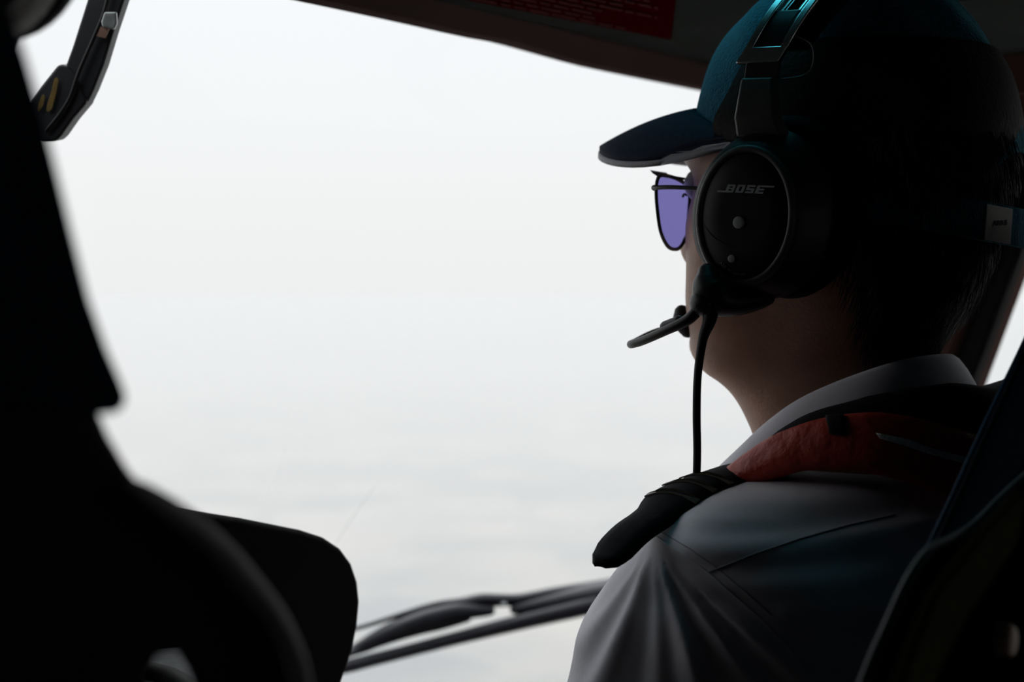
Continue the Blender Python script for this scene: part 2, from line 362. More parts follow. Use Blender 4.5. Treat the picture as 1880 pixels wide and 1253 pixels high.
def headpt(fx, fz, bx, bz, w_, ex, th, off=0):
    if fz < 0: fz *= 1.12
    if bz < 0: bz *= 1.08
    fx += .010*min(1, max(0, (.09-fz)/.05))*min(1, max(0, (.15+fz)/.04))
    ex += .35*min(1, max(0, (.07-fz)/.03))*min(1, max(0, (.135+fz)/.02))
    rx = (fx-bx)/2+off; cx = (fx+bx)/2; dx, dy = sel(th, rx, w_+off, ex)
    u = (dx/rx+1)/2; z = bz+(fz-bz)*u; x = cx+dx; y = dy
    if x > .03 and z > -.125:
        x += .006*gs(z, .036, .012)*gs(abs(y), .02, .03)                      # brow
        x -= .005*gs(z, .012, .013)*gs(abs(y), .034, .016)                    # eye sockets
        x += .016*gs(y, 0, .0105)*(gs(z, -.030, .012)*1.0+gs(z, -.010, .016)*.55)  # nose
        x += .007*gs(abs(y), .012, .007)*gs(z, -.035, .008)                   # nostrils
        x += .006*gs(z, -.062, .006)*gs(y, 0, .022)+.007*gs(z, -.074, .006)*gs(y, 0, .02)  # lips
        x += .008*gs(z, -.096, .010)*gs(y, 0, .02)                            # chin
        if abs(y) > .02: y += math.copysign(.009*gs(z, -.014, .016)*gs(x, .06, .03)+.007*gs(z, -.050, .045)*gs(x, .066, .026), y)  # cheekbones
    return Vector((x, y, z))
def hring(row, n=72, off=0): return [headpt(*row, 2*PI*j/n, off) for j in range(n)]
def rows(k):      # refine the ring table
    a = np.array(HR); t = np.linspace(0, len(HR)-1, (len(HR)-1)*k+1)
    pts = catmull([(x[0], x[1], x[2]) for x in HR], k); pt2 = catmull([(x[3], x[4], x[5]) for x in HR], k)
    return [(p.x, p.y, p.z, q.x, q.y, q.z) for p, q in zip(pts, pt2)]
RW2 = rows(3)
headV, headF = loft([T(MH, hring(r_)) for r_ in RW2])
def ear(s):
    m = MH @ Matrix.Translation((-.008, s*.078, -.004)) @ Matrix.Rotation(R(-12*s), 4, 'Z')
    return join(ellipsoid((0, 0, .004), (.016, .008, .028), m), ellipsoid((.002, 0, -.022), (.009, .006, .011), m))
def limb(pts, rr, m=MB_): return tube(T(m, pts), rr, n=20, smooth=5)
def hand(wr, d, side, m=MB_):
    """relaxed hand: wr wrist point, d unit direction; palm and five curled fingers"""
    d = Vector(d).normalized(); s = Vector((0, side, 0)); s = (s-d*s.dot(d)).normalized(); dn = d.cross(s)*(-1 if d.cross(s).z > 0 else 1)
    wr = Vector(wr); out = []
    rings = []
    for t, a, b_ in ((-.01, .026, .020), (.02, .034, .017), (.055, .041, .016), (.085, .040, .013), (.095, .034, .010)):
        rings.append([m @ (wr+d*t+s*math.cos(q)*a+dn*math.sin(q)*b_) for q in [2*PI*j/16 for j in range(16)]])
    out.append(loft(rings))
    for off, l in ((.030, .066), (.010, .078), (-.011, .072), (-.030, .056)):
        o0 = wr+d*.085+s*off; pth = [o0, o0+d*l*.42+dn*.006, o0+d*l*.72+dn*.020, o0+d*l*.88+dn*.038]
        out.append(tube(T(m, pth), [.0098, .0092, .0085, .0072], n=10, smooth=3))
    o0 = wr+d*.025+s*.030; out.append(tube(T(m, [o0, o0+d*.03+s*.022, o0+d*.055+s*.030+dn*.01, o0+d*.075+s*.028+dn*.02]), [.0125, .011, .0105, .008], n=10, smooth=3))
    return out
TR = [ # z, cx, rx, ry of the trunk under the shirt
 (-.040, -.016, .072, .100), (-.047, -.012, .084, .145), (-.057, -.013, .093, .180), (-.073, -.017, .101, .192),
 (-.10, -.02, .110, .190), (-.20, -.012, .112, .180),
 (-.32, .0, .108, .165), (-.42, .0, .105, .160), (-.52, .0, .112, .168), (-.60, .01, .115, .172), (-.66, .02, .10, .15)]
def trunk(off=0, zmin=-9, e_=2.3, n=48):
    return loft([[MB_ @ Vector((cx+dx, dy, z)) for dx, dy in [sel(2*PI*j/n, rx+off, ry+off, interp([-.12, -.065], [e_, 1.65], z)) for j in range(n)]] for z, cx, rx, ry in TR if z >= zmin])
ARM = {s: [(0, s*.148, -.118), (.012, s*.155, -.15), (.035, s*.162, -.22), (.070, s*.172, -.31), (.09, s*.18, -.34)] for s in (1, -1)}
bits = [(headV, headF), ear(1), ear(-1), trunk(-.012), limb([(-.01, 0, -.02), (-.02, 0, -.07)], [.055, .08])]
for s in (1, -1):
    bits.append(limb(ARM[s], [.046, .05, .046, .040, .042]))
    wr = (.33, s*.12, -.42)
    bits.append(limb([(.09, s*.18, -.34), (.2, s*.16, -.385), wr], [.042, .038, .025])); bits += hand(wr, (.9, -s*.05, -.22), s)
    bits.append(limb([(.03, s*.09, -.60), (.25, s*.12, -.57), (.47, s*.14, -.56)], [.082, .075, .056]))
    bits.append(limb([(.47, s*.14, -.56), (.50, s*.14, -.78), (.50, s*.14, -1.03)], [.054, .052, .036]))
bodyme = remesh(*join(*bits), .0032, 3)
body = meshobj('body', bodyme, M['skin'], person)
bvB = bvh_of(bodyme)
for s in (1, -1):
    eo = obj('eye', *ellipsoid((.084, s*.033, .012), (.0115, .0125, .0115), MH), mat('eye_white', (.6, .58, .55), .2, .5, nscale=50), person)
# eyelashes seen past the cheek
for s in (1, -1):
    lv = []
    for i in range(14):
        y = s*(.022+i*.0018); p = MH @ Vector((.097, y, .016)); q = MH @ Vector((.1085, y+s*.004, .0165)); q2 = MH @ Vector((.1125, y+s*.007, .020))
        lv.append(tube([p, q, q2], [.0006, .0005, .0002], n=4, smooth=2, capr=False))
    obj('eyelash', *join(*lv), M['hair'], person)['kind'] = 'stuff'
for s in (1, -1):
    ev = []
    for i in range(60):
        y = s*random.uniform(.016, .052); z = .036+random.uniform(-.003, .004)-abs(abs(y)-.034)*.2
        h = bvB.ray_cast(MH @ Vector((.2, y, z)), (MH.to_3x3() @ Vector((-1, 0, 0))))
        if h[0]: ev.append(tube([h[0], h[0]+MH.to_3x3() @ Vector((.003, s*.004, .001))], [.0006, .0002], n=3, smooth=1, capr=False))
    obj('eyebrow', *join(*ev), M['hair'], person)['kind'] = 'stuff'

# hair: a close dark base under thousands of short strands
def rowat(zb):   # ring row whose back height is zb
    for a, b_ in zip(RW2, RW2[1:]):
        if a[3] >= zb > b_[3]:
            t = (a[3]-zb)/(a[3]-b_[3]); return tuple(x+(y-x)*t for x, y in zip(a, b_))
    return RW2[-1]
def hoff(zb): return .0085*min(1, max(0, (zb+.115)/.06)) + .001
HN = 64; hr = []
zs = np.linspace(.10, -.108, 30)
def hairline(th):   # how low the hair reaches at angle th
    d = abs(abs(th-PI)/PI)      # 0 at the back, 1 in front
    return interp([0, .12, .22, .32, .40, .48, .6, 1], [-.108, -.104, -.092, -.070, -.042, -.01, .03, .06], d)
for zb in zs:
    row = rowat(zb); ring = []
    for j in range(HN+1):
        th = R(62)+R(236)*j/HN; lim = hairline(th)
        k_ = min(1, max(0, (zb-lim)/.02)); ring.append(headpt(*row, th, -.003+(hoff(zb)+.003)*k_))
    hr.append(T(MH, ring))
hair = obj('hair', *loft(hr, False, False, closed=False), M['haircap'], person)
sv_ = []
for i in range(5200):
    th = R(random.uniform(75, 285)); zb = random.uniform(hairline(th), .05)
    row = rowat(zb); p = headpt(*row, th, hoff(zb)-.001); p2 = headpt(*rowat(max(zb-.012, -.13)), th+random.uniform(-.03, .03), hoff(zb-.012)+random.uniform(.0003, .0035))
    p3 = p2+(p2-p)*.35+Vector((math.cos(th)*.0006, math.sin(th)*.0006, -.001)); r0 = .00022
    a, b_, c_ = MH @ p, MH @ p2, MH @ p3; t = (b_-a).normalized(); s = t.cross(Vector((.3, .5, .8))).normalized(); u = t.cross(s); k = len(sv_)
    rings = [[q+(s*math.cos(z)+u*math.sin(z))*rr for z in (0, 2.1, 4.2)] for q, rr in ((a, r0*1.2), (b_, r0), (c_, r0*.3))]
    sv_.append(loft(rings, False, False))
st = obj('hair_strands', *join(*sv_), M['hair'], hair); st['kind'] = 'stuff'

# ------------------------------------------------------------------ shirt
SH = [(z, cx, rx+.004, ry+.004) for z, cx, rx, ry in TR if z > -.6]
shbits = [trunk(.006, -.6)]
for s in (1, -1):
    shbits.append(limb([(x, y, z) for x, y, z in ARM[s][:4]], [.062, .066, .064, .060]))
sm = remesh(*join(*shbits), .005, 14)
bm = bmesh.new(); bm.from_mesh(sm); bmesh.ops.subdivide_edges(bm, edges=bm.edges[:], cuts=1, use_grid_fill=True, smooth=0)
bm.to_mesh(sm); bm.free()
co = np.empty(len(sm.vertices)*3); sm.vertices.foreach_get('co', co); co = co.reshape(-1, 3)
no = np.empty(len(sm.vertices)*3); sm.vertices.foreach_get('normal', no); no = no.reshape(-1, 3)
bv0 = bvh_of(sm)
apex = hit(bv0, 1196, 990) or hit(bv0, 1230, 990) or MB_ @ Vector((0, .17, -.07))
rel = co-np.array(apex); right = rel[:, 0]*.93+rel[:, 1]*.0; down = -rel[:, 2]
ang = np.degrees(np.arctan2(right, down)); rad = np.hypot(right, down)
amp = np.clip((rad-.006)/.05, 0, 1)*np.clip(1-(rad-.1)/.25, .15, 1)*(down > -.002)*np.clip(down/.01, 0, 1)*np.clip((.98-co[:, 1])/.1, 0, 1)
d_ = np.zeros(len(co))
for c_, w_, h_ in ((-20, 4, .0045), (-31, 3, .0025), (-8, 5, -.003), (15.5, 4.5, .0045), (5, 4, -.002), (24, 4, -.003), (34, 4, .0045), (41, 3, -.0025), (47.5, 3.5, .0040), (56, 5, -.002)):
    d_ += h_*np.exp(-((ang-c_)/w_)**2)
# soft horizontal drag lines on the yoke
mb = np.array(MB_.inverted()); loc = co @ mb[:3, :3].T+mb[:3, 3]
yk = np.exp(-((loc[:, 2]+.055)/.03)**2)*(loc[:, 0] < .02)
d_y = .0014*np.sin(loc[:, 2]*330+loc[:, 1]*26+1.0)*yk
d_n = .0012*np.sin(loc[:, 2]*60+np.sin(loc[:, 1]*45)*2)*np.clip((-loc[:, 2]-.12)/.1, 0, 1)
co2 = co+no*(d_*amp+d_y+d_n)[:, None]
sm.vertices.foreach_set('co', co2.ravel()); sm.update()
shirt = meshobj('shirt', sm, M['shirt'], person)
bvS = bvh_of(sm)
def seam(name, pxs, rad, m, parent, bv, off=.0002):
    pts = []
    for a, b_ in zip(pxs, pxs[1:]):
        n = max(2, int(math.hypot(b_[0]-a[0], b_[1]-a[1])/7))
        for i in range(n):
            h = hit(bv, a[0]+(b_[0]-a[0])*i/n, a[1]+(b_[1]-a[1])*i/n, off)
            if h is not None and (not pts or (h-pts[-1]).length < .02): pts.append(h)
    if len(pts) < 3: return None
    return obj(name, *tube(pts, rad, n=6, smooth=1), m, parent)
seam('armhole_seam', [(1196, 980), (1250, 1015), (1300, 1052), (1350, 1095), (1400, 1140), (1450, 1195), (1490, 1250)], .0007, M['shirt'], shirt, bvS)
seam('yoke_seam', [(1300, 1052), (1380, 1020), (1470, 990), (1560, 965), (1650, 945)], .0005, M['seam'], shirt, bvS)
seam('stitching', [(1215, 978), (1270, 1010), (1322, 1048), (1372, 1090), (1422, 1135)], .0003, M['seam'], shirt, bvS)

# collar: a folded band standing round the neck
ctop = [(-.066, 0, .033), (-.050, .045, .027), (-.005, .073, .004), (.036, .073, -.029), (.070, .056, -.054), (.085, .015, -.075)]
cbot = [(-.080, 0, -.004), (-.062, .064, -.008), (-.005, .094, -.026), (.042, .097, -.052), (.080, .075, -.085), (.095, .02, -.10)]
def mirror(l): return [(x, -y, z) for x, y, z in l[::-1][:-1]]+l if abs(l[0][1]) < 1e-6 else l
tp = catmull(T(MB_, mirror(ctop)), 6); bt = catmull(T(MB_, mirror(cbot)), 6)
rings = []
for a, b_ in zip(tp, bt):
    inn = (MB_ @ Vector((-.01, 0, 0)))
    ii = Vector((inn.x-a.x, inn.y-a.y, 0)).normalized(); mid = (a+b_)/2-ii*.004
    rings.append([a-ii*.001, mid, b_, b_+ii*.003, a+ii*.004-Vector((0, 0, .02)), a+ii*.0035])
sub(obj('collar', *loft(rings), M['shirt'], shirt), 1)

# epaulettes: stiff black boards lying along each shoulder
def epaulette(s):
    rows_ = []
    n = 40
    for i in range(n+1):
        t = i/n; y = .226-.158*t; ring = []
        wd = interp([0, .02, .08, .3, .36, 1], [.004, .009, .013, .014, .019, .019], t)
        for jx in (-1, -.5, 0, .5, 1):
            x = .014+jx*wd+.004*(1-t)
            h = bvS.ray_cast(MB_ @ Vector((x, s*min(y, .196), .1)), Vector((0, 0, -1)))
            z = (MB_.inverted() @ h[0]).z if h[0] else -.1
            ring.append([x, s*y, z])
        rows_.append(ring)
    zc = [max(q[2] for q in r_) for r_ in rows_]
    zc = [interp([.065, .10, .14, .17, .19, .205, .218, .228], [-.042, -.048, -.054, -.059, -.064, -.070, -.079, -.088], r_[0][1]*s) for r_ in rows_]
    zc = [max(a, max(q[2] for q in r_)-.002) if r_[0][1]*s < .185 else a for a, r_ in zip(zc, rows_)]
    zc = np.convolve(np.pad(zc, 2, 'edge'), np.ones(5)/5, 'valid')
    V = []; F = []
    for lay, dz in ((0, .0075), (1, .0025)):
        for i, r_ in enumerate(rows_):
            for j, q in enumerate(r_):
                bend = .0045*((j-2)/2)**2*min(1, abs(r_[4][0]-r_[0][0])/.036)**1.5
                drop = 0
                V.append(MB_ @ Vector((q[0], q[1], zc[i]+dz-bend-drop)))
    m5 = 5*(n+1)
    for i in range(n):
        for j in range(4):
            a = i*5+j; F += [(a, a+1, a+6, a+5), (m5+a, m5+a+5, m5+a+6, m5+a+1)]
        F += [(i*5, i*5+5, m5+i*5+5, m5+i*5), (i*5+4, m5+i*5+4, m5+i*5+9, i*5+9)]
    F += [tuple(range(5))+tuple(m5+j for j in range(4, -1, -1)), tuple(n*5+j for j in range(5))+tuple(m5+n*5+j for j in range(4, -1, -1))]
    e_ = obj('epaulette', V, F, M['black_cloth'], shirt)
    for i in (15, 19, 23):
        b_ = [[V[i*5+j]+Vector((0, 0, h)) for j in range(5)]+[V[(i+1)*5+j]+Vector((0, 0, h)) for j in range(4, -1, -1)] for h in (.0003, .0012)]
        obj('gold_stripe', *loft(b_), M['gold'], e_, smooth=False)
    return e_
epaulette(1); epaulette(-1)

# trousers and shoes (below the frame)
tb = [loft([[MB_ @ Vector((cx+dx, dy, z)) for dx, dy in [sel(2*PI*j/32, rx+.016, ry+.016, 2.3) for j in range(32)]] for z, cx, rx, ry in TR if z <= -.5])]
for s in (1, -1):
    tb.append(limb([(.03, s*.09, -.60), (.25, s*.12, -.57), (.47, s*.14, -.56)], [.092, .085, .068]))
    tb.append(limb([(.47, s*.14, -.56), (.50, s*.14, -.78), (.50, s*.14, -.99)], [.067, .066, .058]))
meshobj('trousers', remesh(*join(*tb), .008, 4), M['trouser'], person)
for s in (1, -1):
    obj('shoe', *join(tube(T(MB_, [(.46, s*.14, -1.085), (.56, s*.145, -1.09), (.68, s*.15, -1.10)]), [.038, .042, .030], n=16), tube(T(MB_, [(.49, s*.14, -1.02), (.49, s*.14, -1.07)]), .042, n=16)), M['shoe'], person)

# life vest: black inner collar and a red tube round the neck, both falling to the chest
def sweep(path, ups, a_, b_, n=20, e_=2.6):
    Pp = catmull(T(MB_, path), 8); k = len(path); m = len(Pp); rings = []
    for i, p in enumerate(Pp):
        t = (Pp[min(i+1, m-1)]-Pp[max(i-1, 0)]).normalized(); q = i/(m-1)*(k-1)
        up = Vector([interp(range(k), [u[c] for u in ups], q) for c in range(3)]); up = MB_.to_3x3() @ up
        s = t.cross(up).normalized(); w_ = s.cross(t).normalized()
        aa = interp(range(k), a_, q); bb = interp(range(k), b_, q)
        rings.append([p+s*dx+w_*dy for dx, dy in [sel(2*PI*j/n, aa, bb, e_) for j in range(n)]])
    return loft(rings)
def mir(l): return [(x, -y, z) for x, y, z in l[::-1][:-1]]+l
redp = [(-.122, 0, -.036), (-.112, .050, -.030), (-.075, .092, -.016), (-.03, .108, -.022), (.015, .110, -.047), (.055, .106, -.078), (.098, .095, -.12), (.122, .085, -.2), (.125, .085, -.33)]
redu = [(.35, 0, .9), (.35, 0, .9), (.3, -.2, .9), (.1, -.4, .85), (0, -.55, .8), (-.2, -.6, .7), (0, -1, .2), (0, -1, 0), (0, -1, 0)]
def mu(l): return [(x, -y, z) for x, y, z in l[::-1][:-1]]+l
aw = [.011, .011, .011, .010, .009, .009, .010, .010, .009]; bw = [.020, .020, .018, .013, .010, .014, .024, .030, .025]
def mm(l): return l[::-1][:-1]+l
vest = obj('life_vest', *sweep(mir(redp), mu(redu), mm(aw), mm(bw)), M['red'], person)
blkp = [(-.106, 0, -.012), (-.096, .045, -.008), (-.062, .078, -.012), (-.02, .092, -.020), (.02, .096, -.053), (.06, .088, -.092), (.095, .07, -.12), (.108, .065, -.22), (.108, .065, -.34)]
ba = [.012, .012, .011, .008, .006, .006, .008, .008, .008]; bb_ = [.026, .026, .022, .013, .010, .016, .026, .03, .03]
obj('inner_collar', *sweep(mir(blkp), mu(redu), mm(ba), mm(bb_)), M['black_cloth'], vest)
bvR = bvh_of(vest.data)
def patch(name, poly, off, th, m, parent, bv, n=10):
    """a thin piece lying on a surface, its outline between two px polylines top and bottom"""
    top, bot = poly; V = []
    def along(pl, t):
        q = t*(len(pl)-1); i = min(int(q), len(pl)-2); f = q-i; return pl[i][0]*(1-f)+pl[i+1][0]*f, pl[i][1]*(1-f)+pl[i+1][1]*f
    rings = []
    for i in range(n+1):
        a = along(top, i/n); b_ = along(bot, i/n); r_ = []
        for k in range(5):
            f = k/4; h = hit(bv, a[0]*(1-f)+b_[0]*f, a[1]*(1-f)+b_[1]*f, off)
            if h is None: h = r_[-1] if r_ else None
            r_.append(h)
        if any(x is None for x in r_): continue
        rings.append(r_)
    if len(rings) < 2: return None
    d = Vector((0, 1, 0))*th; V, F = loft([r_+[x+d for x in r_[::-1]] for r_ in rings]); return obj(name, V, F, m, parent)
patch('reflective_strip', ([(1608, 796), (1660, 806), (1710, 824), (1775, 842)], [(1615, 806), (1655, 818), (1710, 837), (1770, 852)]), .0008, .001, M['reflect'], vest, bvR, 16)
patch('buckle', ([(1520, 768), (1550, 766)], [(1526, 800), (1552, 802)]), .002, .004, M['black_cloth'], vest, bvR, 4)

# ------------------------------------------------------------------ cap
def caprim(th):     # rim height at angle th (0 = front)
    c = math.cos(th); return .012+(.044 if c > 0 else .020)*c
def cappt(th, t, off=0):
    """t 0 rim .. 1 crown"""
    z0 = caprim(th); zt = .150+off; c, s = math.cos(th), math.sin(th)
    ax = .103 if c > 0 else .114; wy = .088
    h = z0+(zt-z0)*math.sin(t*PI/2)**1.0; k = math.cos(t*PI/2)**.82*(1-.02*math.sin(t*PI))
    if t < .35 and c > 0: k *= 1+.0*t
    x = -.004+(ax+off)*c*k; y = (wy+off)*s*k
    return Vector((x, y, h))
NT, NZ = 144, 30; V = []; F = []; keep = {}
def arch(th, z): # opening at the back above the strap
    yy = abs(((th-PI+PI) % (2*PI))-PI); return (yy/R(38))**2+((z+.012)/.050)**2 < 1
def arch_top(th):
    yy = abs(th-PI)/R(36)
    return -.012+.048*math.sqrt(max(0, 1-yy*yy)) if yy < 1 else None
for i in range(NT):
    th = 2*PI*i/NT; at = arch_top(th)
    # start the panel column at the arch edge when inside the opening
    t0 = 0
    if at is not None and at > caprim(th)+.001:
        for k in range(200):
            if cappt(th, k/400).z >= at: t0 = k/400; break
    for j in range(NZ+1):
        t = t0+(1-t0)*j/NZ*.985
        p = cappt(th, t)
        p += Vector((math.cos(th), math.sin(th), .3))*(.0011*math.sin(th*9+t*14)*(1-t)*t*3)   # slack cloth
        p -= Vector((math.cos(th), math.sin(th), 0))*.0008*gs(((th+PI/6) % (PI/3))-PI/6, 0, .03)   # panel seams
        V.append(p)
outer = T(MH, V)
inner = [MH @ (p-Vector((p.x, p.y, .1*p.z)).normalized()*.0018) for p in V]
n1_ = NZ+1; off = len(outer)
for i in range(NT):
    i2 = (i+1) % NT
    for j in range(NZ):
        a, b_, c_, d = i*n1_+j, i2*n1_+j, i2*n1_+j+1, i*n1_+j+1
        F += [(a, b_, c_, d), (off+a, off+d, off+c_, off+b_)]
    F.append((i*n1_, off+i*n1_, off+i2*n1_, i2*n1_))
F.append(tuple(i*n1_+NZ for i in range(NT))); F.append(tuple(off+i*n1_+NZ for i in range(NT-1, -1, -1)))
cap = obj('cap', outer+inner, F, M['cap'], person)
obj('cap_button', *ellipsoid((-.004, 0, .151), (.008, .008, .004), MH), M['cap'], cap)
# brim
def brimpt(u, v, dz=0):   # u -1..1 across, v 0..1 outward
    th = u*R(62); b0 = cappt(th, .03); L_ = .070*(1-abs(u)**4)**.5
    x = b0.x+.0012+v*L_; y = b0.y*(1+.06*v-.10*v*v*abs(u)); q = v*L_/.07; z = .062-.010*q-.014*q*q-.026*abs(u)**2-.010*u*u*q+.013*max(0, -u)+dz
    return Vector((x, y, z))
def brimsolid(z0, z1, v0, v1, nu=40, nv=12, grow=0):
    V = []; F = []
    for dz in (z0, z1):
        for i in range(nu+1):
            for j in range(nv+1): V.append(MH @ brimpt(-1+2*i/nu, v0+(v1-v0)*j/nv+grow*(j == nv), dz))
    m = (nu+1)*(nv+1)
    for i in range(nu):
        for j in range(nv):
            a = i*(nv+1)+j; F += [(a, a+nv+1, a+nv+2, a+1), (m+a, m+a+1, m+a+nv+2, m+a+nv+1)]
        F += [(i*(nv+1), m+i*(nv+1), m+(i+1)*(nv+1), (i+1)*(nv+1)), (i*(nv+1)+nv, (i+1)*(nv+1)+nv, m+(i+1)*(nv+1)+nv, m+i*(nv+1)+nv)]
    for i in (0, nu):
        for j in range(nv): a = i*(nv+1)+j; F.append((a, a+1, m+a+1, m+a))
    return V, F
brim = obj('brim', *brimsolid(0, .0032, 0, 1), M['brim'], cap)
obj('brim_lining', *brimsolid(-.0038, -.0002, 0, 1.0, grow=.01), M['brimedge'], brim)
# strap across the opening, with a white label
def straprow(th, z, off): 
    p = cappt(th, 0); r_ = Vector((p.x, p.y, 0)); r_ = r_*(1+off/r_.length); return Vector((r_.x, r_.y, z))
def strapz(th): return caprim(th)
def band(th0, th1, z0, z1, o0, o1, n=24):
    return loft([T(MH, [straprow(a, strapz(a)+z0, o0), straprow(a, strapz(a)+z0, o1), straprow(a, strapz(a)+z1, o1), straprow(a, strapz(a)+z1, o0)]) for a in [th0+(th1-th0)*i/n for i in range(n+1)]])
strap = obj('strap', *band(R(100), R(238), -.014, .009, -.0015, .0008), M['cap'], cap, smooth=False)
obj('sweatband', *band(R(-100), R(100), -.006, .004, -.004, -.0022, 48), M['brim'], cap, smooth=False)
lb = obj('strap_label', *band(R(150), R(163), -.0135, .0075, .0010, .0018, 10), M['label'], strap, smooth=False)
tv, tf = textmesh('AIRBUS', .0044)
vv = []
for v in tv:
    a = R(156.5)+v.x/.114; vv.append(MH @ straprow(a, strapz(a)-.0035+v.y+.15*v.x, .0019+v.z))
obj('label_text', vv, tf, M['ink'], strap, smooth=False)
vv = straprow(R(197), strapz(R(197)), 0)
obj('strap_end', *band(R(186), R(204), -.010, .012, .001, .0045), M['brim'], strap, smooth=False)

# ------------------------------------------------------------------ sunglasses
MG_ = MH @ Matrix.Translation((-.007, 0, -.0080))
sg = empty('sunglasses', MG_ @ Vector((.09, 0, .01)), 'wire sunglasses with violet lenses worn by the capped pilot', 'sunglasses', rot=R(148))
def lens_outline(s, k=1.0):
    pts = [(.0585, .0195), (.055, .0235), (.045, .0245), (.03, .0235), (.017, .0205), (.0115, .014), (.0120, .002), (.0135, -.0125), (.0215, -.021), (.030, -.0235), (.041, -.0215), (.0515, -.012), (.0575, .004), (.0592, .014)]
    c = (.035, .002)
    return [(s*(.0115+(y-.0115)*1.14), c[1]+(z-c[1])*k) for y, z in pts]
def lx(y, z): return .109-.10*y*y*10*.12/.12*.35-.0+.10*(z-.002)*.25
for s in (1, -1):
    o2 = catmull([(0, y, z) for y, z in lens_outline(s)+lens_outline(s)[:1]], 4)[:-1]
    pts = [MG_ @ Vector((lx(p.y, p.z), p.y, p.z)) for p in o2]
    n = len(pts); c = sum(pts, Vector())/n; d = MH.to_3x3() @ Vector((.0012, 0, 0))
    Vl, Fl = prism(pts, d); obj('lens', Vl, Fl, ML, sg, smooth=False)
    ring = pts+[pts[0], pts[1]]; obj('rim', *tube(ring, .0013, n=6, smooth=1, capr=False), M['frame'], sg)
    hz_ = .0155; h0 = MG_ @ Vector((lx(.0628, hz_), s*.0632, hz_)); h1 = MG_ @ Vector((.107, s*.0685, hz_)); h2 = MG_ @ Vector((.085, s*.0735, hz_)); h3 = MG_ @ Vector((.03, s*.0795, .012)); h4 = MG_ @ Vector((-.012, s*.082, .006)); h5 = MG_ @ Vector((-.03, s*.081, -.02))
    obj('temple', *tube([h0, h1, h2, h3, h4, h5], [.0014, .0015, .0014, .0014, .0014, .0015], n=8), M['frame'], sg)
    obj('hinge', *ellipsoid((.109, s*.066, hz_), (.002, .0028, .002), MG_), M['frame'], sg)
obj('bridge', *tube(T(MG_, [(.114, .012, .013), (.118, 0, .015), (.114, -.012, .013)]), .0009, n=8), M['frame'], sg)

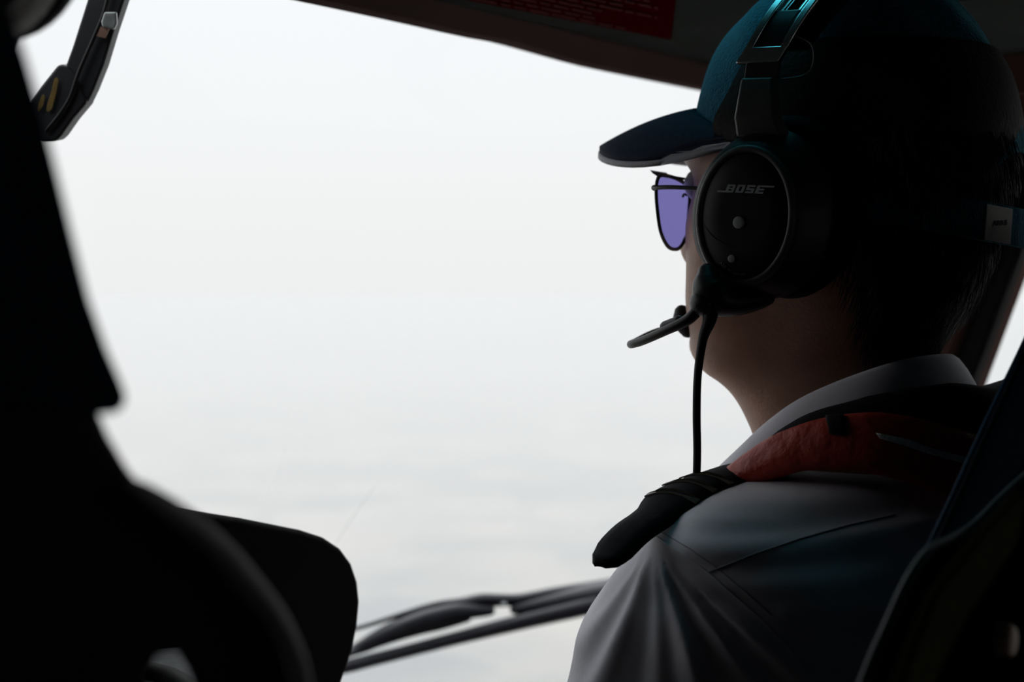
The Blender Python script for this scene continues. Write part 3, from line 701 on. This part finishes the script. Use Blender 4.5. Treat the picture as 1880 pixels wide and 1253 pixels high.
# ------------------------------------------------------------------ headset worn by the pilot
def build_headset(MM, label, worn=True):
    hs = empty('headset', MM @ Vector((0, 0, .1)), label, 'headset')
    def ell(y, cx, cz, a, b_, n=48, ph=0): return [MM @ Vector((cx+math.cos(q)*a, y, cz+math.sin(q)*b_)) for q in [2*PI*j/n for j in range(n)]]
    for s in (1, -1):
        c = (.0170, -.011)
        cu = [(.0745, -.012, -.004, .034, .046), (.0755, -.012, -.004, .040, .052), (.084, -.010, -.004, .043, .055), (.093, -.006, -.004, .042, .054), (.095, -.004, -.004, .036, .048)]
        obj('ear_cushion', *loft([ell(s*y, cx+.010, cz, a, b_) for y, cx, cz, a, b_ in cu]), M['leather'], hs)
        cup = obj('ear_cup', *loft([ell(s*y, cx, cz, a, b_) for y, cx, cz, a, b_ in ((.092, .006, -.008, .038, .050), (.097, .010, -.009, .0385, .051), (.106, .0160, -.010, .0375, .0480), (.113, .0180, -.011, .0345, .0435), (.1155, .0185, -.011, .030, .0405))]), M['plastic'] if worn else M['greycup'], hs)
        obj('outer_ring', *loft([ell(s*y, c[0], c[1], a, b_) for y, a, b_ in ((.1125, .0315, .0420), (.1165, .0315, .0420), (.1185, .0302, .0405), (.1185, .0278, .0380), (.1165, .0268, .0370))], cap1=False), M['plastic2'], cup)
        obj('face_plate', *loft([ell(s*y, c[0], c[1], a, b_) for y, a, b_ in ((.1145, .0272, .0374), (.1168, .0272, .0374), (.1176, .0262, .0364), (.1180, .0150, .0200), (.1182, .002, .003))]), M['plastic'], cup)
        if worn:
            yf = s*.1184
            def onface(V): return [MM @ Vector((c[0]-v[0]*s, yf+s*v[2]*1, c[1]+v[1])) for v in V]   # v.x to the wearer's back on the left cup
            obj('button', *loft([onface([(-.0026+r_*math.cos(q), -.0040+r_*1.0*math.sin(q), h) for q in [2*PI*j/20 for j in range(20)]]) for r_, h in ((.0036, -.002), (.0036, .0006), (.0030, .0009))]), M['dot'], cup)
            obj('small_button', *loft([onface([(-.0062+r_*math.cos(q), -.0255+r_*math.sin(q), h) for q in [2*PI*j/16 for j in range(16)]]) for r_, h in ((.0023, -.0025), (.0023, .0002), (.0019, .0004))]), M['dot'], cup)
            obj('panel_line', *tube(onface([(-.0265, -.004, -.0012), (-.019, -.0125, -.0008), (-.008, -.0178, -.0006), (.006, -.0195, -.0006), (.020, -.0190, -.0010)]), .00045, n=6), M['rubber'], cup)
            # the lettering: slanted block letters with a long foot and a long head stroke
            hL, wL, gp_, th_ = .0048, .0058, .0011, .0011; bars = []
            def bar(x0, x1, y0, y1):
                q = [(x0+y0*.42, y0), (x1+y0*.42, y0), (x1+y1*.42, y1), (x0+y1*.42, y1)]
                bars.append(loft([onface([(-.0125+x*.9, .0135+y-.018*x, h) for x, y in q]) for h in (-.0012, .0003)]))
            x = .0; H = hL
            bar(-.0055, .0, 0, th_); bar(0, .0020, 0, H); bar(.002, wL-.0005, 0, th_); bar(.002, wL-.0005, H-th_, H); bar(.002, wL-.0005, H/2-th_*.45, H/2+th_*.45); bar(wL-.0018, wL, .0004, H/2-.0001); bar(wL-.0018, wL, H/2+.0001, H-.0004)
            x += wL+gp_; bar(x, x+.002, 0, H); bar(x+wL-.002, x+wL, 0, H); bar(x, x+wL, 0, th_); bar(x, x+wL, H-th_, H)
            x += wL+gp_; bar(x, x+wL, H-th_, H); bar(x, x+wL, H/2-th_*.5, H/2+th_*.5); bar(x, x+wL, 0, th_); bar(x, x+.0019, H/2, H); bar(x+wL-.0019, x+wL, 0, H/2)
            x += wL+gp_; bar(x, x+.0021, 0, H); bar(x, x+wL+.0055, H-th_*.9, H); bar(x, x+wL-.0002, H/2-th_*.45, H/2+th_*.45); bar(x, x+wL-.0002, 0, th_)
            obj('logo', *join(*bars), M['logo'], cup, smooth=False)
            cv = []
            for i, ch in enumerate('A20 Aviation'):
                if ch == ' ': continue
                a = R(236)+R(3.6)*i; tv, tf = textmesh(ch, .0026, .0001); cx_, cy_ = .0235*math.cos(a), .0350*math.sin(a)
                rr = a+PI/2; q = [(cx_+v.x*math.cos(rr)-v.y*math.sin(rr), cy_+v.x*math.sin(rr)+v.y*math.cos(rr), v.z-.0001) for v in tv]
                cv.append((onface(q), tf))
            obj('model_text', *join(*cv), M['dot'], cup, smooth=False)
        # yoke and slider above the cup
        yk_ = [(.016, .100, .037), (.0165, .108, .047), (.017, .107, .062), (.018, .104, .071)]
        rg = []
        for (x, y, z), wd in zip(yk_, (.0175, .0155, .0130, .0120)):
            rg.append([MM @ Vector((x+a*wd, s*(y+b_), z)) for a, b_ in ((-1, -.004), (-.8, .004), (.8, .004), (1, -.004))])
        bev(obj('yoke', *loft(rg), M['plastic2'], hs, smooth=True), .0015, 2)
        sl = [(.018, .101, .066), (.016, .1015, .085), (.012, .098, .102), (.008, .093, .112)]
        rg = [[MM @ Vector((x+a*.0105, s*(y+b_), z)) for a, b_ in ((-1, -.003), (-1, .002), (1, .002), (1, -.003))] for x, y, z in catmull(sl, 4)]
        bev(obj('slider', *loft(rg), M['plastic'], hs), .001, 2)
        # the loop of wire behind the slider
        obj('wire', *tube([MM @ Vector(v) for v in ((.006, s*.099, .098), (-.010, s*.099, .092), (-.014, s*.1, .082), (-.010, s*.1, .073), (.004, s*.102, .070))], .0007, n=6), M['plastic2'], hs)
    # headband arc: two silver rails with a black pad between
    arc = []
    for i in range(49):
        a = R(-2)+R(184)*i/48; y = .099*math.copysign(abs(math.cos(a))**1.5, math.cos(a)); z = .090+.078*math.copysign(abs(math.sin(a))**1.15, math.sin(a))
        lean = .014-.030*math.sin(a)-.010*(1-math.cos(a))*.8 if worn else 0
        arc.append(Vector((lean, y, z)))
    def bandsec(x0, x1, r0, r1):
        rg = []
        for i, p in enumerate(arc):
            t = (arc[min(i+1, 48)]-arc[max(i-1, 0)]).normalized(); nrm = Vector((1, 0, 0)).cross(t).normalized()
            if nrm.dot(p-Vector((p.x, 0, .088))) < 0: nrm = -nrm
            rg.append([MM @ (p+Vector((x, 0, 0))+nrm*r_) for x, r_ in ((x0, r0), (x1, r0), (x1, r1), (x0, r1))])
        return loft(rg)
    hb = obj('headband', *join(bandsec(-.0135, -.0085, .0, .005), bandsec(.0085, .0135, .0, .005)), M['magnes'] if worn else M['plastic2'], hs, smooth=True)
    bev(hb, .0008, 2)
    ir = obj('inner_rail', *join(bandsec(-.0065, -.0042, -.0015, .0025), bandsec(.0042, .0065, -.0015, .0025)), M['magnes'] if worn else M['plastic'], hb)
    ends = []
    for i in (0, 48):
        p = arc[i]; q = arc[i+(2 if i == 0 else -2)]; t = (q-p).normalized(); nrm = Vector((1, 0, 0)).cross(t).normalized()
        if nrm.dot(p-Vector((p.x, 0, .088))) < 0: nrm = -nrm
        ends.append(loft([[MM @ (p+t*h+Vector((x, 0, 0))+nrm*r_) for x, r_ in ((-.0135, 0), (.0135, 0), (.0135, .0052), (-.0135, .0052))] for h in (-.010, .001)]))
    for e_ in ends: bev(obj('end_piece', *e_, M['magnes'] if worn else M['plastic2'], hb, smooth=False), .001, 2)
    obj('head_pad', *bandsec(-.021, .012, -.009, -.002), M['leather'], hs)
    return hs
hs = build_headset(MH, 'black aviation headset over the pilot\'s navy cap, boom mic in front')
# microphone boom, pivot and cable on the left cup
def PH(px, py, d): return P(px, py, d)
piv = PH(1292, 556, .842)
obj('boom_pivot', *join(ellipsoid(piv, (.0085, .010, .0085)), tube([PH(1300, 505, .845), PH(1303, 530, .843), PH(1320, 548, .842), PH(1360, 552, .845), PH(1405, 545, .85)], [.007, .011, .011, .009, .006], n=14)), M['plastic'], hs)
bm_ = obj('mic_boom', *tube([PH(1284, 566, .842), PH(1262, 588, .845), PH(1225, 606, .855), PH(1180, 626, .875), PH(1160, 632, .89), PH(1164, 630, .915), PH(1200, 612, .94), PH(1240, 600, .955), PH(1258, 594, .96)], [.0038, .0034, .0030, .0028, .0027, .0026, .0025, .0025, .0025], n=14), M['plastic'], hs)
obj('boom_sleeve', *tube([PH(1222, 600, .862), PH(1248, 590, .853)], .0036, n=12), M['plastic'], bm_)
obj('microphone', *tube([PH(1252, 575, .965), PH(1254, 590, .965), PH(1262, 606, .965)], [.0055, .007, .0055], n=14), M['rubber'], hs)
obj('mic_cable', *tube([PH(1306, 560, .84), PH(1302, 590, .838), PH(1290, 625, .838), PH(1281, 690, .838), PH(1279, 760, .84), PH(1280, 830, .848), PH(1278, 900, .862), PH(1275, 960, .88), PH(1285, 1050, .89)], [.0055, .0040, .0028, .0024, .0024, .0024, .0024, .0024, .0024], n=12), M['rubber'], hs)
hs2 = build_headset(frame(215, P(-150, -130, .60)-Vector((0, 0, .0))) @ Matrix.Rotation(R(14), 4, 'Y'), 'spare headset hanging from the roof, cut off at the upper left corner', False)
obj('hanger_cable', *tube([P(38, 46, .60), P(36, 60, .598), P(26, 90, .594), P(8, 150, .59)], .0012, n=8), M['steel'], hs2)

# ------------------------------------------------------------------ seats
def seat_common(root, cF, cR):
    bev(obj('seat_cushion', *boxA(cF+.02, cF+.48, cR-.25, cR+.25, .36, .47), M['seatblack'], root, smooth=False), .03, 4)
    bev(obj('seat_base', *boxA(cF+.05, cF+.42, cR-.17, cR+.17, .0, .355), M['seatblack'], root, smooth=False), .01)
def slab(name, pts, f0, th, m, parent, bevel=.012, lean=0):
    """outline in (right, height) at forward f0, thickness th forward; smooth outline"""
    poly = [A(f0+lean*(z-1.0), r_, z) for r_, z in pts]
    o = obj(name, *prism(poly, A(th, 0, 0)), m, parent, smooth=False); bev(o, bevel, 4)
    return o
def at(px, py, f):
    v = MAI @ rayA(px, py, f); return (-v.y, v.z)
# left seat, close to the camera
LF = .33
ls = empty('left_seat', A(LF+.2, 0, 0), 'black high-backed seat at the left edge, its navy head cover out of focus', 'seat', rot=R(140))
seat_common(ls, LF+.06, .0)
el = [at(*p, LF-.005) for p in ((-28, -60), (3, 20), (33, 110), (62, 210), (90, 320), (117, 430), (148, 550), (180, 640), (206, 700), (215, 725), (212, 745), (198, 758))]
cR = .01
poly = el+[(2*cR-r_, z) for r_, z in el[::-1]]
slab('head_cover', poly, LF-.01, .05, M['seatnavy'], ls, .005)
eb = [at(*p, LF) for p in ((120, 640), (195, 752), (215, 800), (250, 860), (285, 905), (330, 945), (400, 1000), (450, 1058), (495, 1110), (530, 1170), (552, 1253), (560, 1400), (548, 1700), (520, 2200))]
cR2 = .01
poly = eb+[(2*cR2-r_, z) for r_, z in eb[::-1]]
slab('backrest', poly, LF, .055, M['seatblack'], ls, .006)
pp = [rayA(*p, LF-.004) for p in ((238, 888), (262, 900), (310, 932), (370, 975), (420, 1022), (468, 1078), (510, 1135), (540, 1195), (556, 1253), (564, 1330), (566, 1450))]
obj('edge_tube', *tube(pp, [.0012, .0022, .0030, .0032, .0032, .0030, .0030, .0028, .0028, .0028, .0028], n=12, flat=(1.0, 1.0)), M['edge_tube'], ls)
# an opening low in the backrest, and the pale ledge placed to show through it
hp = ((268, 1240), (284, 1205), (305, 1190), (325, 1192), (345, 1225), (372, 1290), (330, 1330), (280, 1290))
ho = obj('cutter', *loft([[P(x, y, d) for x, y in hp] for d in (.30, .60)]), None, None, smooth=False)
bkL = [o for o in ls.children if o.name.startswith('backrest')][0]
md = bkL.modifiers.new('hole', 'BOOLEAN'); md.object = ho; md.solver = 'EXACT'
bpy.context.view_layer.update(); dg = bpy.context.evaluated_depsgraph_get(); nm = bpy.data.meshes.new_from_object(bkL.evaluated_get(dg))
bkL.modifiers.clear(); bkL.data = nm; bpy.data.objects.remove(ho)
# right seat, behind the pilot
RF = .27
rs = empty('right_seat', A(RF+.2, .86, 0), 'dark seat behind the pilot at the lower right, with navy backrest', 'seat', rot=R(140))
seat_common(rs, RF+.09, .86)
er = [at(*p, RF) for p in ((1960, 440), (1885, 610), (1840, 705), (1795, 800), (1750, 900), (1715, 975), (1698, 1012), (1700, 1080), (1720, 1300), (1720, 1800))]
cRr = .875
poly = er+[(2*cRr-r_, z) for r_, z in er[::-1]]
bk = slab('backrest', poly, RF, -.03, M['seatnavy'], rs, .004)
st_ = [rayA(*p, RF-.002) for p in ((1960, 446), (1889, 610), (1844, 705), (1799, 800), (1754, 900), (1719, 975), (1702, 1010))]
obj('edge_piping', *tube(st_, .0013, n=8), M['stitch'], bk)
ew = [at(*p, RF-.032) for p in ((1960, 800), (1885, 868), (1835, 915), (1790, 960), (1750, 985), (1715, 1000), (1688, 1025), (1660, 1070), (1635, 1125), (1610, 1180), (1585, 1240), (1555, 1330), (1530, 1500), (1520, 1900))]
cRw = .86
poly = ew+[(max(r_, 2*cRw-r_), z) for r_, z in ew[::-1]]
slab('shell', poly, RF-.032, -.03, M['seatshell'], rs, .006)
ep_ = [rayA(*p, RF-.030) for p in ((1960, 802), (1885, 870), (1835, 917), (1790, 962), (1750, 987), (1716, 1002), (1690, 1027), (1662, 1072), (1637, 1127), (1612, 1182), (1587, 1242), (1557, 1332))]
obj('edge_tube', *tube(ep_, .0016, n=8), M['shell_highlight'], rs)  # grey tube standing in for the highlight along the shell edge
ow = [rayA(*p, RF-.068) for p in ((1885, 925), (1870, 1000), (1820, 1075), (1775, 1140), (1735, 1220), (1700, 1300), (1640, 1300), (1672, 1220), (1700, 1150), (1725, 1090), (1770, 1030), (1815, 975), (1885, 900))]
bev(obj('strap', *prism(ow, A(.005, 0, 0)), M['olive'], rs, smooth=False), .0015)
bc = MAI @ rayA(1850, 1176, RF-.066)
rg = [[MA @ Vector((bc.x-h, bc.y+math.cos(q)*r_*.8, bc.z+math.sin(q)*r_*1.0)) for q in [2*PI*j/24 for j in range(24)]] for r_, h in ((.0062, -.006), (.0062, .001), (.0052, .0025), (.002, .003))]
obj('button', *loft(rg), M['beige'], rs, smooth=False)

# ------------------------------------------------------------------ instrument panel
IF = .74
ip = empty('instrument_panel', A(IF+.1, .4, 0), 'black hood of the instrument panel ahead of the left seat', 'instrument panel', rot=R(140))
e1 = [at(*p, IF) for p in ((200, 918), (340, 936), (450, 953), (560, 975), (600, 988), (630, 1008), (650, 1035), (661, 1068), (665, 1105), (661, 1150), (652, 1195), (632, 1253), (612, 1330), (600, 1450))]
poly = e1+[(.50, .0), (-.45, .0), (-.45, e1[0][1]+.02), (.0, e1[0][1]+.02)]
o = slab('hood', e1+[(e1[-1][0]-.02, .72), (-.5, .72), (-.5, e1[0][1]+.01)], IF, .16, M['panel'], ip, .006)
bev(obj('pedestal', *boxA(IF+.03, IF+.3, -.1, .45, 0, .72), M['panel'], ip, smooth=False), .01)

q0, q1, q2, q3 = [P(x, y, d) for x, y, d in ((240, 1195, .86), (400, 1180, .86), (400, 1330, .66), (240, 1330, .66))]
ld = obj('ledge', *prism([q0, q1, q2, q3], (0, 0, -.02)), M['steelpad'], ip, smooth=False); bev(ld, .004)
obj('ledge_strap', *tube([P(235, 1228, .78), P(300, 1238, .76), P(345, 1262, .72), P(400, 1300, .68)], .005, n=8), M['seatblack'], ip)

# ------------------------------------------------------------------ overhead lever, upper left
LD = .96
lv_ = empty('overhead_lever', P(170, -10, LD), 'charcoal cranked lever with two yellow slots hanging at upper left', 'lever')
tk = ray(900, 100).normalized()*.016
def lp(l, d=LD): return [P(x, y, d) for x, y in l]
bev(obj('arm', *prism(lp([(163, -60), (182, -60), (260, -60), (228, 0), (208, 60), (190, 120), (172, 165), (160, 190), (128, 150), (121, 118), (133, 85), (160, 0)]), tk), M['lever'], lv_, smooth=False), .0018)
bev(obj('elbow', *prism(lp([(106, 119), (115, 118), (123, 120), (141, 145), (160, 188), (150, 200), (133, 220), (112, 250), (102, 260), (78, 261), (40, 250), (20, 230), (57, 182), (75, 158)], LD-.002), tk*1.25), M['lever'], lv_, smooth=False), .002)
obj('ridge', *tube(lp([(205, -40), (192, 20), (172, 70), (150, 120), (141, 143), (128, 180), (108, 212), (85, 240)], LD-.004), .0014, n=8), M['plastic'], lv_)
for q in ([(100, 145), (105, 142), (108, 148), (104, 170), (96, 200), (90, 206), (85, 203), (86, 194), (94, 170)], [(77, 175), (81, 173), (83, 180), (79, 195), (71, 206), (68, 204), (70, 192)]):
    bev(obj('slot', *prism(lp(q, LD-.004), -tk*.03), M['yellow'], lv_, smooth=False), .0004)
cl_ = bev(obj('clip', *prism(lp([(194, 22), (216, 22), (217, 44), (212, 55), (190, 50), (188, 40)], LD-.003), -tk*.25), M['steel'], lv_, smooth=False), .0012)
obj('clip_base', *prism(lp([(182, 48), (202, 52), (194, 70), (177, 66)], LD-.003), -tk*.1), M['copper'], lv_, smooth=False)
obj('mount', *boxA(0, 0.001, 0, .001, 0, .001), M['lever'], lv_) if False else None
top = P(205, -55, LD); obj('rod', *tube([top+Vector((0, .008, -.005)), Vector((top.x, top.y+.008, CZ-.001))], .012, n=16, smooth=1), M['lever'], lv_)

# ------------------------------------------------------------------ wiper outside the windshield
def onglass(px, py, out=.012):
    d = ray(px, py).normalized(); h = bvW.ray_cast(CAM, d); return (h[0] if h[0] else CAM+d*1.7)+d*out
wp = empty('windshield_wiper', onglass(1090, 1090), 'black windshield wiper outside the glass beyond the pilot\'s arm', 'wiper')
def gp2(l, out=.012): return [onglass(x, y, out) for x, y in l]
obj('blade', *tube(gp2([(560, 1248), (648, 1222), (740, 1198), (840, 1172), (960, 1142), (1095, 1110), (1180, 1088), (1300, 1062)], .007), [.004, .0075, .0075, .008, .0095, .011, .010, .009], n=10), M['wiperm'], wp)
obj('blade_rail', *tube(gp2([(560, 1220), (655, 1196), (700, 1178), (760, 1160), (810, 1150), (860, 1138)], .016), [.003, .0045, .006, .006, .005, .003], n=10), M['wiperm'], wp)
obj('arm', *tube(gp2([(560, 1180), (664, 1152), (740, 1128), (800, 1112), (850, 1108), (885, 1103), (950, 1102), (1020, 1090), (1095, 1079), (1200, 1062), (1320, 1045)], .028), [.0022, .0026, .0032, .0045, .0070, .0085, .0075, .0080, .0085, .009, .009], n=12), M['wiperm'], wp)
obj('link', *tube(gp2([(620, 1212), (665, 1186), (720, 1160), (780, 1138), (840, 1124), (900, 1122)], .020), [.003, .007, .011, .012, .011, .006], n=10), M['wiperm'], wp)
obj('arm_cover', *tube(gp2([(945, 1120), (1030, 1106), (1095, 1096), (1200, 1078)], .020), [.006, .013, .017, .017], n=12), M['wiperm'], wp)
obj('clamp', *ellipsoid(onglass(925, 1110, .018), (.004, .004, .0025)), M['wiperl'], wp)

sl_ = bpy.data.lights.new('hazy_sun', 'SUN'); sl_.energy = 1.6; sl_.angle = R(38)
so = bpy.data.objects.new('hazy_sun', sl_); COL.objects.link(so); so.location = (0, 0, 5)
so.rotation_euler = Vector((-.10, .53, .85)).to_track_quat('Z', 'Y').to_euler()
# ------------------------------------------------------------------ render settings that belong to the scene
S.view_settings.view_transform = 'Standard'; S.view_settings.look = 'None'; S.view_settings.gamma = 1; S.view_settings.exposure = 0
S.view_settings.use_curve_mapping = False
cy = S.cycles
cy.use_denoising = True; cy.max_bounces = 6; cy.diffuse_bounces = 3; cy.glossy_bounces = 3; cy.transparent_max_bounces = 16; cy.volume_bounces = 2
cy.sample_clamp_indirect = 4
